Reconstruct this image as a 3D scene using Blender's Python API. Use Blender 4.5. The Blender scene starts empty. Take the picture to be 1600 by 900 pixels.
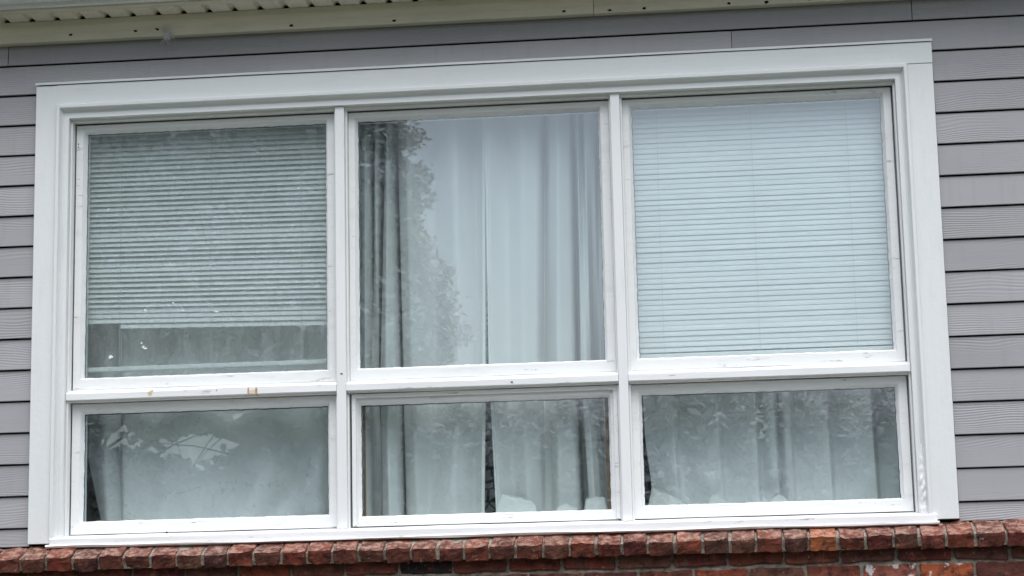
import bpy, bmesh, math, random
import numpy as np
from mathutils import Vector, Matrix, noise as mnoise

random.seed(11); rng = np.random.default_rng(11)
S = bpy.context.scene
COL = S.collection
R = math.radians
GROUND = -2.94                      # the origin is the centre of the window

# ------------------------------------------------------------------ camera
cd = bpy.data.cameras.new('camera'); cam = bpy.data.objects.new('camera', cd); COL.objects.link(cam)
cd.sensor_width = 36; cd.lens = 72.4; cd.clip_start = .1; cd.clip_end = 3000
rot = (Matrix.Rotation(.09781, 3, 'Z') @ Matrix.Rotation(.17616, 3, 'X') @ Matrix.Rotation(.02197, 3, 'Y')
       @ Matrix.Rotation(math.pi / 2, 3, 'X'))
cam.matrix_world = Matrix.Translation((.8709, -7.5885, -1.3405)) @ rot.to_4x4()
S.camera = cam

# ------------------------------------------------------------------ sky, sun, exposure (overcast)
SUN_EL, SUN_AZ = R(62), R(14)       # azimuth measured from -Y (behind the camera) towards +X
w = bpy.data.worlds.new('World'); S.world = w; w.use_nodes = True
nt = w.node_tree; nt.nodes.clear()
sky = nt.nodes.new('ShaderNodeTexSky'); sky.sky_type = 'NISHITA'; sky.sun_disc = False
sky.sun_elevation = SUN_EL; sky.sun_rotation = math.pi - SUN_AZ
sky.dust_density = 1.6; sky.air_density = 1.0; sky.ozone_density = 1.0
hs = nt.nodes.new('ShaderNodeHueSaturation'); hs.inputs['Saturation'].default_value = .52
bg = nt.nodes.new('ShaderNodeBackground'); bg.inputs['Strength'].default_value = .15
wo = nt.nodes.new('ShaderNodeOutputWorld')
# an even cloud layer, three times brighter overhead than at the horizon as overcast skies are
wtc = nt.nodes.new('ShaderNodeTexCoord'); wsp = nt.nodes.new('ShaderNodeSeparateXYZ'); nt.links.new(wtc.outputs['Generated'], wsp.inputs[0])
wcl = nt.nodes.new('ShaderNodeMath'); wcl.operation = 'MAXIMUM'; wcl.inputs[1].default_value = 0; nt.links.new(wsp.outputs['Z'], wcl.inputs[0])
wma = nt.nodes.new('ShaderNodeMath'); wma.operation = 'MULTIPLY_ADD'; wma.inputs[1].default_value = 1.8; wma.inputs[2].default_value = .36; nt.links.new(wcl.outputs[0], wma.inputs[0])
wvm = nt.nodes.new('ShaderNodeVectorMath'); wvm.operation = 'SCALE'; nt.links.new(hs.outputs[0], wvm.inputs[0]); nt.links.new(wma.outputs[0], wvm.inputs['Scale'])
nt.links.new(sky.outputs[0], hs.inputs['Color']); nt.links.new(wvm.outputs[0], bg.inputs[0]); nt.links.new(bg.outputs[0], wo.inputs[0])
sd = bpy.data.lights.new('sun', 'SUN'); sd.energy = 1.5; sd.angle = R(70); sd.color = (1, .99, .975)
so = bpy.data.objects.new('sun', sd); COL.objects.link(so)
sdir = Vector((math.sin(SUN_AZ) * math.cos(SUN_EL), -math.cos(SUN_AZ) * math.cos(SUN_EL), math.sin(SUN_EL)))
so.rotation_euler = sdir.to_track_quat('Z', 'Y').to_euler()
S.view_settings.view_transform = 'Standard'; S.view_settings.look = 'None'
S.view_settings.exposure = 0.40; S.view_settings.gamma = 1
S.cycles.max_bounces = 10; S.cycles.transparent_max_bounces = 16

# ------------------------------------------------------------------ material helpers
class N:
    def __init__(s, name):
        s.m = bpy.data.materials.new(name); s.m.use_nodes = True; s.t = s.m.node_tree; s.t.nodes.clear()
        s.out = s.n('OutputMaterial')
    def n(s, typ, **k):
        x = s.t.nodes.new('ShaderNode' + typ)
        for a, v in k.items(): setattr(x, a, v)
        return x
    def set(s, x, inp, v):
        i = x.inputs[inp]
        if hasattr(v, 'is_output') or isinstance(v, bpy.types.NodeSocket): s.t.links.new(v, i)
        else: i.default_value = v
    def math(s, op, a, b=None, c=None, clamp=False):
        x = s.n('Math', operation=op, use_clamp=clamp); s.set(x, 0, a)
        if b is not None: s.set(x, 1, b)
        if c is not None: s.set(x, 2, c)
        return x.outputs[0]
    def coords(s, scale=(1, 1, 1), jitter=0.0):
        tc = s.n('TexCoord').outputs['Object']
        if jitter:
            oi = s.n('ObjectInfo'); cx = s.n('CombineXYZ')
            for i, k in enumerate((1.0, 7.3, 3.1)):
                s.set(cx, i, s.math('MULTIPLY', oi.outputs['Random'], jitter * k))
            v = s.n('VectorMath', operation='ADD'); s.set(v, 0, tc); s.set(v, 1, cx.outputs[0]); tc = v.outputs[0]
        mp = s.n('Mapping'); s.set(mp, 'Vector', tc); mp.inputs['Scale'].default_value = scale
        return mp.outputs[0]
    def noise(s, vec, scale, detail=4, rough=.55, dist=0):
        x = s.n('TexNoise'); s.set(x, 'Vector', vec); x.inputs['Scale'].default_value = scale
        x.inputs['Detail'].default_value = detail; x.inputs['Roughness'].default_value = rough; x.inputs['Distortion'].default_value = dist
        return x.outputs['Fac']
    def ramp(s, fac, stops, interp='LINEAR'):
        x = s.n('ValToRGB'); s.set(x, 0, fac); e = x.color_ramp.elements; x.color_ramp.interpolation = interp
        while len(e) < len(stops): e.new(.5)
        for el, (p, c) in zip(e, stops):
            el.position = p; el.color = (c, c, c, 1) if not hasattr(c, '__len__') else (*c, 1)
        return x.outputs[0]
    def mix(s, fac, a, b, mode='MIX'):
        x = s.n('Mix', data_type='RGBA', blend_type=mode); s.set(x, 0, fac)
        for i, v in ((6, a), (7, b)):
            s.set(x, i, (*v, 1) if isinstance(v, tuple) and len(v) == 3 else v)
        return x.outputs[2]
    def bump(s, h, dist, strength=1.0, normal=None):
        x = s.n('Bump'); s.set(x, 'Height', h); x.inputs['Distance'].default_value = dist; x.inputs['Strength'].default_value = strength
        if normal is not None: s.set(x, 'Normal', normal)
        return x.outputs[0]
    def bsdf(s, col, rough=.5, normal=None, spec=.5, metal=0.0):
        x = s.n('BsdfPrincipled'); s.set(x, 'Base Color', (*col, 1) if isinstance(col, tuple) and len(col) == 3 else col)
        s.set(x, 'Roughness', rough); s.set(x, 'Specular IOR Level', spec); s.set(x, 'Metallic', metal)
        if normal is not None: s.set(x, 'Normal', normal)
        s.t.links.new(x.outputs[0], s.out.inputs[0]); return x
    def blob(s, x0, z0, rx, rz, wob=.5):
        """soft-edged irregular mark of its own at a spot of the object (object coordinates)"""
        tc = s.n('TexCoord').outputs['Object']; sp = s.n('SeparateXYZ'); s.set(sp, 0, tc)
        dx = s.math('DIVIDE', s.math('SUBTRACT', sp.outputs[0], x0), rx); dz = s.math('DIVIDE', s.math('SUBTRACT', sp.outputs[2], z0), rz)
        d = s.math('SQRT', s.math('ADD', s.math('MULTIPLY', dx, dx), s.math('MULTIPLY', dz, dz)))
        d = s.math('ADD', d, s.math('MULTIPLY', s.math('SUBTRACT', s.noise(tc, 90, 3), .5), wob * 2))
        return s.math('SUBTRACT', 1.0, s.math('DIVIDE', s.math('SUBTRACT', d, .55), .5), clamp=True)

def m_siding():
    k = N('siding_paint')
    v = k.coords((.42, 1, 1), 9.0)
    warp = k.noise(v, 5, 2, .5)
    sp = k.n('SeparateXYZ'); k.set(sp, 0, v)
    ph = k.math('ADD', k.math('MULTIPLY', sp.outputs[2], 620.0), k.math('MULTIPLY', warp, 62.0))
    ring = k.math('SINE', ph)
    fine = k.noise(k.coords((3, 60, 260), 5.0), 1, 3, .6)
    mask = k.ramp(k.noise(k.coords((1.4, 1, 9), 4.0), 1.2, 2, .5), [(.40, 0.0), (.62, 1.0)])
    h = k.math('ADD', k.math('MULTIPLY', k.math('MULTIPLY', ring, .5), mask), k.math('MULTIPLY', fine, .55))
    big = k.noise(k.coords((.7, 1, 2), 3.0), 2.2, 4)
    col = k.ramp(big, [(.3, (.315, .312, .320)), (.7, (.355, .350, .356))])
    oi = k.n('ObjectInfo'); hv = k.n('HueSaturation'); k.set(hv, 'Color', col)
    k.set(hv, 'Value', k.math('ADD', .92, k.math('MULTIPLY', oi.outputs['Random'], .15)))
    vor = k.n('TexVoronoi'); vor.inputs['Scale'].default_value = 6.5; k.set(vor, 'Vector', k.coords((1, .3, .35), 2.0))
    speck = k.math('LESS_THAN', vor.outputs['Distance'], .022)
    c2 = k.mix(k.math('MULTIPLY', speck, .6), hv.outputs[0], (.7, .7, .68))
    dirt = k.ramp(k.noise(k.coords((2, 1, 14), 6.0), 3, 5, .7), [(.60, 0.0), (.78, .25)])
    c3 = k.mix(dirt, c2, (.25, .245, .25))
    run = k.ramp(k.noise(k.coords((11, 1, .8), 5.0), 2.2, 4, .65), [(.56, 0.0), (.80, .30)])    # rain streaks
    c3 = k.mix(run, c3, (.235, .235, .23))
    k.bsdf(c3, .55, k.bump(h, .0011, .8), .3)
    return k.m

def m_paint(name, base=(.79, .80, .79), dirt=.30, axis='x', extra=None, rough=.42, chips=.0):
    k = N(name)
    sc = (2, 30, 45) if axis == 'x' else (45, 30, 2)
    grain = k.noise(k.coords(sc, 3.0), 1.3, 4, .6)
    lump = k.noise(k.coords((1, 1, 1), 3.0), 46, 4, .62)
    big = k.noise(k.coords((1, 1, 1), 3.0), 2.6, 4, .6)
    d = k.math('MULTIPLY', k.ramp(k.noise(k.coords(tuple(.5 * c ** .5 for c in sc), 5.0), 5, 6, .72), [(.52, 0.0), (.80, 1.0)]), dirt)
    c = k.mix(d, base, (.50, .515, .47))
    c = k.mix(k.math('MULTIPLY', k.ramp(big, [(.38, 0.0), (.72, 1.0)]), .10), c, (.64, .68, .67))
    if chips:
        ch = k.ramp(k.noise(k.coords(tuple(.7 * q ** .6 for q in sc), 8.0), 7, 7, .78), [(.70 - chips * .1, 0.0), (.74 - chips * .1, 1.0)])
        c = k.mix(k.math('MULTIPLY', ch, .75), c, (.33, .33, .30))
        lump = k.math('SUBTRACT', lump, k.math('MULTIPLY', ch, .5))
    if extra:
        for (x0, z0, rx, rz, col, a) in extra:
            c = k.mix(k.math('MULTIPLY', k.blob(x0, z0, rx, rz), a), c, col)
    h = k.math('ADD', k.math('MULTIPLY', grain, .6), k.math('MULTIPLY', lump, .7))
    k.bsdf(c, rough, k.bump(h, .0022, .55), .4)
    return k.m

def m_brick(name, stops, splash=None, hi=.0):
    k = N(name)
    v = k.coords((1, 1, 1), 20.0)
    oi = k.n('ObjectInfo')
    base = k.ramp(oi.outputs['Random'], stops, 'LINEAR')
    mott = k.noise(v, 26, 6, .68)
    c = k.mix(k.ramp(mott, [(.38, .9), (.54, 0.0)]), base, (.058, .024, .020))
    c = k.mix(k.ramp(k.noise(v, 17, 5, .7), [(.55, 0.0), (.68, .6)]), c, (.31, .115, .068))
    c = k.mix(k.ramp(k.noise(v, 61, 3, .7), [(.64, 0.0), (.74, .6)]), c, (.50, .42, .37))
    gm = k.ramp(k.noise(v, 9, 5, .7), [(.60, 0.0), (.72, .6)])
    c = k.mix(gm, c, (.105, .085, .062))
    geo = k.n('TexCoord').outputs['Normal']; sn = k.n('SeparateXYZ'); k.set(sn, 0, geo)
    top_pale = k.math('MULTIPLY', k.ramp(sn.outputs[2], [(.45, 0.0), (.85, 1.0)]), k.ramp(k.noise(v, 30, 5, .75), [(.44, .05), (.62, .85)]))
    c = k.mix(top_pale, c, (.46, .285, .22))                 # upper faces painted paler for skylight, broken up as bloom and lichen
    if splash:
        ms = k.ramp(k.noise(v, splash[0], 3, .6), [(splash[1], 0.0), (splash[1] + .04, 1.0)])
        c = k.mix(ms, c, (.58, .55, .52))
    h = k.math('ADD', k.math('MULTIPLY', k.noise(v, 55, 5, .7), .8), k.math('MULTIPLY', k.noise(v, 260, 2, .6), .4))
    k.bsdf(c, .88, k.bump(h, .006, .8), .2)
    return k.m

def m_plain(name, col, rough=.6, scale=20, var=.2, bump=.001, spec=.4, stretch=(1, 1, 1), metal=0.0):
    k = N(name); v = k.coords(stretch, 4.0)
    n_ = k.noise(v, scale, 5, .6)
    lo = tuple(c * (1 - var) for c in col); hi = tuple(min(1, c * (1 + var)) for c in col)
    k.bsdf(k.ramp(n_, [(.3, lo), (.7, hi)]), rough, k.bump(n_, bump, .8) if bump else None, spec, metal)
    return k.m

def m_fabric(name, col, weave=1500):
    k = N(name); tc = k.coords()
    wv = k.n('TexWave', wave_type='BANDS', bands_direction='Z'); k.set(wv, 'Vector', tc); wv.inputs['Scale'].default_value = weave / 6.28; wv.inputs['Distortion'].default_value = 3
    wr = k.noise(k.coords((1, 1, .7)), 11, 4, .55)
    big = k.noise(tc, 3, 3)
    c = k.ramp(big, [(.3, tuple(x * .95 for x in col)), (.7, col)])
    st = k.ramp(k.noise(k.coords((1, 1, .4)), 14, 5, .7), [(.60, 0.0), (.8, .05)])
    c = k.mix(st, c, (.40, .42, .38))
    k.bsdf(c, .85, k.bump(wr, .004, .5, k.bump(wv.outputs['Fac'], .0004, .5)), .15)
    return k.m

def m_glass(name, refl, dirt):
    k = N(name)
    lw = k.n('LayerWeight'); lw.inputs['Blend'].default_value = .5
    f5 = k.math('POWER', lw.outputs['Facing'], 5.0)
    fac = k.math('ADD', refl, k.math('MULTIPLY', f5, .8), clamp=True)
    wob = k.bump(k.noise(k.coords((1, 1, 1)), 1.7, 2, .5), .006, .05)
    gl = k.n('BsdfGlossy'); gl.inputs['Roughness'].default_value = 0.0; k.set(gl, 'Normal', wob)
    gl.inputs['Color'].default_value = (.96, .98, 1, 1)
    tr = k.n('BsdfTransparent'); tr.inputs['Color'].default_value = (.945, .985, .985, 1)
    m1 = k.n('MixShader'); k.set(m1, 0, fac); k.set(m1, 1, tr.outputs[0]); k.set(m1, 2, gl.outputs[0])
    stk = k.noise(k.coords((9, 1, 1.3)), 4, 5, .7)
    spk = k.noise(k.coords((1, 1, 1)), 34, 6, .8)
    mask = k.math('ADD', k.ramp(stk, [(.42, .35), (.80, .80)]), k.ramp(spk, [(.60, 0.0), (.74, .35)]))
    df = k.n('BsdfDiffuse'); df.inputs['Color'].default_value = (.60, .66, .64, 1)
    m2 = k.n('MixShader'); k.set(m2, 0, k.math('MULTIPLY', mask, dirt, clamp=True)); k.set(m2, 1, m1.outputs[0]); k.set(m2, 2, df.outputs[0])
    k.t.links.new(m2.outputs[0], k.out.inputs[0])
    return k.m

def m_leaf(name, a, b):
    k = N(name); g = k.n('NewGeometry')
    c = k.ramp(g.outputs['Random Per Island'], [(0, a), (1, b)])
    d = k.n('BsdfDiffuse'); k.set(d, 0, c); t = k.n('BsdfTranslucent'); k.set(t, 0, c)
    m = k.n('MixShader'); m.inputs[0].default_value = .2; k.set(m, 1, d.outputs[0]); k.set(m, 2, t.outputs[0])
    k.t.links.new(m.outputs[0], k.out.inputs[0]); return k.m

def m_crackle():
    k = N('crackle_print'); v = k.coords((1, 1, 1))
    vo = k.n('TexVoronoi', feature='DISTANCE_TO_EDGE'); k.set(vo, 'Vector', v); vo.inputs['Scale'].default_value = 24
    c = k.mix(k.math('LESS_THAN', vo.outputs['Distance'], .085), (.33, .35, .36), (.008, .008, .009))
    k.bsdf(c, .8, None, .2); return k.m

M = dict(
    siding=m_siding(),
    trim=m_paint('white_trim_paint', (.725, .745, .735), .30, 'x', chips=.15),
    trim_v=m_paint('white_trim_paint_upright', (.725, .745, .735), .30, 'z', chips=.15),
    sash=m_paint('white_sash_paint', (.79, .80, .79), .42, 'x', chips=.85),
    post=m_paint('white_post_paint', (.79, .80, .79), .26, 'z', chips=.1),
    sill=m_paint('white_sill_paint', (.90, .905, .90), .14, 'x', chips=.9),
    transom=m_paint('white_rail_paint', (.86, .87, .865), .24, 'x', chips=.85),
    transom_rust=m_paint('white_rail_paint_rust', (.86, .87, .865), .24, 'x', chips=.85,
        extra=[(-1.257, -.338, .011, .012, (.55, .40, .13), .75), (-1.249, -.327, .006, .005, (.20, .10, .05), .8),
               (-.878, -.340, .005, .015, (.50, .20, .04), .9), (-.848, -.342, .006, .016, (.48, .17, .03), .95), (-.863, -.345, .020, .010, (.66, .47, .22), .6),
               (-1.0, -.335, .003, .004, (.2, .12, .08), .8)]),
    putty=m_paint('white_putty_paint', (.88, .885, .88), .12, 'x', rough=.38),
    beige=m_plain('beige_metal', (.62, .59, .47), .5, 5, .08, .001, .4, (1, 4, 4)),
    soffit=m_plain('beige_soffit_vinyl', (.70, .67, .56), .6, 90, .18, .002, .3, (1, 3, 3)),
    gutter=m_plain('pale_gutter_metal', (.76, .78, .77), .42, 4, .08, .0008, .45, (.6, 3, 3)),
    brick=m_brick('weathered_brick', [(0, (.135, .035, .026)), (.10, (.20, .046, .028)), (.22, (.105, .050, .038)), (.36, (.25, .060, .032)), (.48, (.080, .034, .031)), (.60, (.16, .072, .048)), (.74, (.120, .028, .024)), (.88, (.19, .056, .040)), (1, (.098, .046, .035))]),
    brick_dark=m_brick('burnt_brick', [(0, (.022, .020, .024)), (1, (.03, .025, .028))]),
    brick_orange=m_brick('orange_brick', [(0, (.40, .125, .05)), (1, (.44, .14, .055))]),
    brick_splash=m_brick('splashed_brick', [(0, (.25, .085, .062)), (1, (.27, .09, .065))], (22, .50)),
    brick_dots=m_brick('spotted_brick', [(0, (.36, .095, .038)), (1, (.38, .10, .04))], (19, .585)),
    mortar=m_plain('mortar', (.26, .23, .19), .95, 45, .55, .010, .1),
    blind=m_plain('blind_vinyl', (.74, .75, .74), .45, 8, .04, 0, .4),
    cord=m_plain('cord', (.55, .57, .55), .8, 50, .1, 0, .1),
    curtain_mid=m_fabric('middle_curtain_cloth', (.755, .76, .745)),
    curtain=m_fabric('pale_curtain_cloth', (.86, .865, .855)),
    hem=m_fabric('curtain_back_cloth', (.82, .83, .80)),
    wood=m_plain('bare_brown_wood', (.20, .115, .060), .65, 14, .35, .001, .3, (8, 8, .6)),
    glass=m_glass('window_glass', .110, .010),
    glass_upper=m_glass('upper_window_glass', .138, .012),
    glass_dirty=m_glass('grimy_window_glass', .115, .19),
    room=m_plain('room_paint', (.25, .26, .27), .9, 3, .1, 0, .1),
    lap_shade=m_plain('lap_shade_black', (.018, .018, .019), .9, 5, .2, 0, .1),
    dark=m_plain('dark_hole', (.012, .011, .010), .9, 5, .1, 0, .05),
    crackle=m_crackle(),
    caulk=m_plain('shiny_caulk', (.80, .81, .81), .22, 60, .06, .003, .7),
    speck=m_plain('bird_lime', (.78, .80, .79), .8, 90, .1, 0, .2),
    web=m_plain('web_silk', (.62, .64, .66), .8, 90, .1, 0, .2),
    bark=m_plain('bark', (.10, .080, .060), .9, 18, .4, .02, .2, (4, 4, .6)),
    roofing=m_plain('roof_shingle', (.07, .068, .066), .9, 24, .3, .004, .2),
    bounce_slab_grey=m_plain('bounce_slab_grey', (.085, .083, .078), .9, 2, .15, .004, .2),
    lawn=m_plain('lawn', (.10, .115, .06), .95, 3, .4, .02, .1),
    leaf=m_leaf('leaf_green', (.020, .038, .015), (.026, .046, .019)),
    leaf2=m_leaf('leaf_green_light', (.020, .038, .015), (.027, .048, .020)),
)

# ------------------------------------------------------------------ object helpers
def world_loc(o):
    v = Vector(o.location)
    while o.parent: o = o.parent; v += o.location
    return v

def link(name, me, mat, parent=None, origin=(0, 0, 0), smooth=False, label=None, kind=None):
    """mesh coordinates are metres in the world; they are moved to the object's own origin"""
    if isinstance(me, bmesh.types.BMesh):
        bm = me; me = bpy.data.meshes.new(name)
        bmesh.ops.recalc_face_normals(bm, faces=bm.faces); bm.to_mesh(me); bm.free()
    o = bpy.data.objects.new(name, me)
    if mat is not None and not me.materials: me.materials.append(mat)
    if any(origin): me.transform(Matrix.Translation(-Vector(origin)))
    COL.objects.link(o)
    if parent: o.parent = parent; o.location = Vector(origin) - world_loc(parent)
    else: o.location = origin
    if smooth:
        for p in me.polygons: p.use_smooth = True
    if label: o['label'] = label
    if kind: o['kind'] = kind
    return o

def thing(name, label, cat, loc=(0, 0, 0), group=None):
    o = bpy.data.objects.new(name, None); COL.objects.link(o); o.location = loc; o.empty_display_size = .1
    o['label'] = label; o['category'] = cat
    if group: o['group'] = group
    return o

def box(bm, x0, x1, y0, y1, z0, z1):
    vs = [bm.verts.new(p) for p in ((x0, y0, z0), (x1, y0, z0), (x1, y1, z0), (x0, y1, z0), (x0, y0, z1), (x1, y0, z1), (x1, y1, z1), (x0, y1, z1))]
    for f in ((0, 1, 5, 4), (1, 2, 6, 5), (2, 3, 7, 6), (3, 0, 4, 7), (4, 5, 6, 7), (3, 2, 1, 0)): bm.faces.new([vs[i] for i in f])
    return vs

def bevel(bm, w, seg=2):
    bmesh.ops.bevel(bm, geom=list(bm.edges), offset=w, segments=seg, profile=.6, affect='EDGES', clamp_overlap=True)

def boxo(name, mat, parent, x0, x1, y0, y1, z0, z1, bev=.0012, **k):
    bm = bmesh.new(); box(bm, x0, x1, y0, y1, z0, z1)
    if bev: bevel(bm, bev)
    return link(name, bm, mat, parent, ((x0 + x1) / 2, y1, z0), **k)

def prism_x(bm, prof, x0, x1, nseg=1, jit=0.0):
    """closed (y, z) profile swept along x; jit wavers it a little as old wood does"""
    rows = []
    for i in range(nseg + 1):
        x = x0 + (x1 - x0) * i / nseg
        rows.append([bm.verts.new((x, y + jit * mnoise.noise(Vector((x * 3, j * 5.1, y * 9))), z + jit * mnoise.noise(Vector((x * 4 + 9, j * 3.7, z)))))
                     for j, (y, z) in enumerate(prof)])
    n_ = len(prof)
    for a, b in zip(rows, rows[1:]):
        for j in range(n_): bm.faces.new((a[j], a[(j + 1) % n_], b[(j + 1) % n_], b[j]))
    bm.faces.new(rows[0]); bm.faces.new(rows[-1][::-1])

def ring(bm, outer, inner, prof, sides='LTRB', nseg=1, jit_in=0.0, jit_all=0.0):
    """mitred frame: profile points (t, y), t = 0 at the outer rectangle, 1 at the inner one; each side is its own strip"""
    ox0, ox1, oz0, oz1 = outer; ix0, ix1, iz0, iz1 = inner
    def corner(c, t):
        x = ox0 + t * (ix0 - ox0) if c in (0, 3) else ox1 + t * (ix1 - ox1)
        z = oz0 + t * (iz0 - oz0) if c in (0, 1) else oz1 + t * (iz1 - oz1)
        return x, z
    for sname, (a, b) in dict(B=(0, 1), R=(1, 2), T=(2, 3), L=(3, 0)).items():
        if sname not in sides: continue
        rows = []
        for i in range(nseg + 1):
            u = i / nseg; row = []
            for (t, y) in prof:
                xa, za = corner(a, t); xb, zb = corner(b, t)
                x, z = xa + u * (xb - xa), za + u * (zb - za)
                if 0 < i < nseg:
                    q = jit_all * mnoise.noise(Vector((x * 5, z * 5, t * 3)))
                    if jit_in and t > .97: q += jit_in * mnoise.noise(Vector((x * 33, z * 33, 2.0))) + jit_in * .7 * mnoise.noise(Vector((x * 95, z * 95, 7.0)))
                    if sname in 'BT': z += q
                    else: x += q
                row.append(bm.verts.new((x, y, z)))
            rows.append(row)
        n_ = len(prof)
        for p, q in zip(rows, rows[1:]):
            for j in range(n_): bm.faces.new((p[j], p[(j + 1) % n_], q[(j + 1) % n_], q[j]))
        bm.faces.new(rows[0]); bm.faces.new(rows[-1][::-1])

def tube(bm, pts, rads, n_=8):
    rings = []
    for i, p in enumerate(pts):
        p = Vector(p); d = (Vector(pts[min(i + 1, len(pts) - 1)]) - Vector(pts[max(i - 1, 0)])).normalized()
        a = d.orthogonal().normalized(); b = d.cross(a)
        rings.append([bm.verts.new(p + rads[i] * (math.cos(2 * math.pi * k / n_) * a + math.sin(2 * math.pi * k / n_) * b)) for k in range(n_)])
    for r0, r1 in zip(rings, rings[1:]):
        for k in range(n_): bm.faces.new((r0[k], r0[(k + 1) % n_], r1[(k + 1) % n_], r1[k]))
    bm.faces.new(rings[0][::-1]); bm.faces.new(rings[-1])

# ------------------------------------------------------------------ ground and room (setting)
bm = bmesh.new()
gv = [bm.verts.new((x, y, GROUND)) for x, y in ((-900, -900), (900, -900), (900, 900), (-900, 900))]; bm.faces.new(gv)
link('lawn', bm, M['lawn'], kind='structure')
bm = bmesh.new(); gv = [bm.verts.new((x, y, GROUND + .004)) for x, y in ((-9, -9.5), (9, -9.5), (9, -1.2), (-9, -1.2))]; bm.faces.new(gv)
link('bounce_slab', bm, M['bounce_slab_grey'], kind='structure')  # unseen ground added to set the light bounced up to wall and eave
RX, RY = 2.6, 3.6
def room(name, *b):
    return boxo(name, M['room'], None, *b, bev=0, kind='structure')
room('room_floor', -RX, RX, .1, RY, -1.75, -1.70)
room('room_ceiling', -RX, RX, .1, RY, .98, 1.03)
room('room_wall', -RX, RX, RY, RY + .05, -1.75, 1.03)
room('room_wall', -RX - .05, -RX, .1, RY, -1.75, 1.03)
room('room_wall', RX, RX + .05, .1, RY, -1.75, 1.03)

# ------------------------------------------------------------------ siding wall
WX = 3.6                                                # half length of wall that is built
sw = thing('siding_wall', 'grey painted lap siding wall all round the white window', 'wall', (0, 0, -.9))
bm = bmesh.new()
box(bm, -WX, -1.60, .003, .10, -1.0, 1.5); box(bm, 1.60, WX, .003, .10, -1.0, 1.5)
box(bm, -1.60, 1.60, .003, .10, .79, 1.5); box(bm, -1.60, 1.60, .003, .10, -1.0, -.905)
link('sheathing', bm, M['lap_shade'], sw, (0, .1, -.9))  # blackened to stand in for the shadow under the board laps
PITCH, TOP = .1205, .9765
def siding(x0, x1, zb, name='board', label=None):
    bm = bmesh.new(); h = PITCH - .0048                   # an open groove above every board, black-backed to read as lap shadow
    dy = random.uniform(-.0008, .0008)
    f = lambda z: -.0225 + dy + (z - zb) * (.0095 / h)      # leaning face; the lower edge stands clear of the board below
    lo = max(zb, -.902)
    prof = [(f(lo + .002), lo + .002), (f(lo) + .0018, lo), (.0, lo + .004), (.0, zb + h), (f(zb + h) + .002, zb + h), (f(zb + h), zb + h - .002)]
    ns = max(1, int((x1 - x0) / .25))
    prism_x(bm, prof, x0, x1, ns, .0007)
    return link(name, bm, M['siding'], sw, ((x0 + x1) / 2, 0, zb), label=label)
for k in range(-2, 17):
    zb = TOP - PITCH * k
    if k < 0: segs = [(-WX, -1.2), (-1.1975, 1.1), (1.1025, WX)]
    elif k == 0: segs = [(-WX, -1.8405), (-1.8375, 1.6615), (1.6645, WX)]
    elif k == 1: segs = [(-WX, -2.31), (-2.307, .9838), (.9862, WX)]
    else:
        cut = 2.35 + (k * 37 % 11) * .1
        segs = [(-WX, -cut), (-cut + .003, -1.7190), (1.7290, cut + .1), (cut + .103, WX)]
    for a, b in segs: siding(a, b, zb)

# ------------------------------------------------------------------ window
win = thing('window', 'large white painted wooden window of six panes in the grey siding', 'window', (0, 0, -.9))
T0, B0 = .882, -.894
# casing
boxo('casing_board', M['trim_v'], win, -1.7155, -1.6300, -.042, .002, B0, T0 - .002, .0015)
boxo('casing_board', M['trim_v'], win, 1.6310, 1.7255, -.042, .002, B0, .7990, .0015)
bm = bmesh.new(); prism_x(bm, [(-.042, .8008), (-.043, .8020), (-.043, T0 - .001), (.002, T0), (.002, .8008)], -1.6302, 1.7257, 24, .0007)
link('casing_board', bm, M['trim'], win, (0, 0, .8075))
bm = bmesh.new(); prism_x(bm, [(-.049, .8835), (-.049, .8920), (-.043, .8940), (.002, .8985), (.002, .8865), (-.045, .8855)], -1.7175, 1.7285, 30, .0012)
link('drip_cap', bm, M['trim'], win, (0, 0, .896))
# moulding (three mitred lengths): ridge, cove, flat band
mo = (-1.6299, 1.6309, -.884, .8006); mi = (-1.585, 1.585, -.884, .748)
mp = [(0, -.038), (0, -.055), (.05, -.058), (.26, -.058), (.31, -.056), (.36, -.044), (.48, -.0345), (.60, -.0310), (.62, -.0335), (.97, -.0335), (1, -.0315), (1, .0), (0, .0)]
for sd_, mt in (('L', 'trim_v'), ('T', 'trim'), ('R', 'trim_v')):
    bm = bmesh.new(); ring(bm, mo, mi, mp, sd_, 30, 0, .0008)
    link('moulding', bm, M[mt], win, {'L': (-1.61, 0, -.88), 'T': (0, 0, .75), 'R': (1.61, 0, -.88)}[sd_])
# jambs, stops
boxo('jamb', M['post'], win, -1.66, -1.585, .001, .10, -.90, .80, 0); boxo('jamb', M['post'], win, 1.585, 1.66, .001, .10, -.90, .80, 0)
boxo('jamb', M['sash'], win, -1.585, 1.585, -.029, .10, .7495, .80, .001)
boxo('stop', M['sash'], win, -1.584, 1.584, -.006, .027, .7385, .7490, .001)
for x0, x1 in ((-1.5845, -1.5775), (1.5775, 1.5845)): boxo('stop', M['post'], win, x0, x1, -.010, .026, -.868, .7380, .001)
# mullions
for xa, xb in ((-.5405, -.5055), (.5175, .5525)):
    boxo('mullion', M['post'], win, xa, xb, -.021, .099, -.868, .7475, .0015)
    for s0, s1 in ((xa - .0075, xa - .0005), (xb + .0005, xb + .0075)):
        boxo('stop', M['post'], win, s0, s1, .002, .0265, -.3195, .7375, .001)
        boxo('stop', M['post'], win, s0, s1, .002, .0265, -.866, -.3635, .001)
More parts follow.
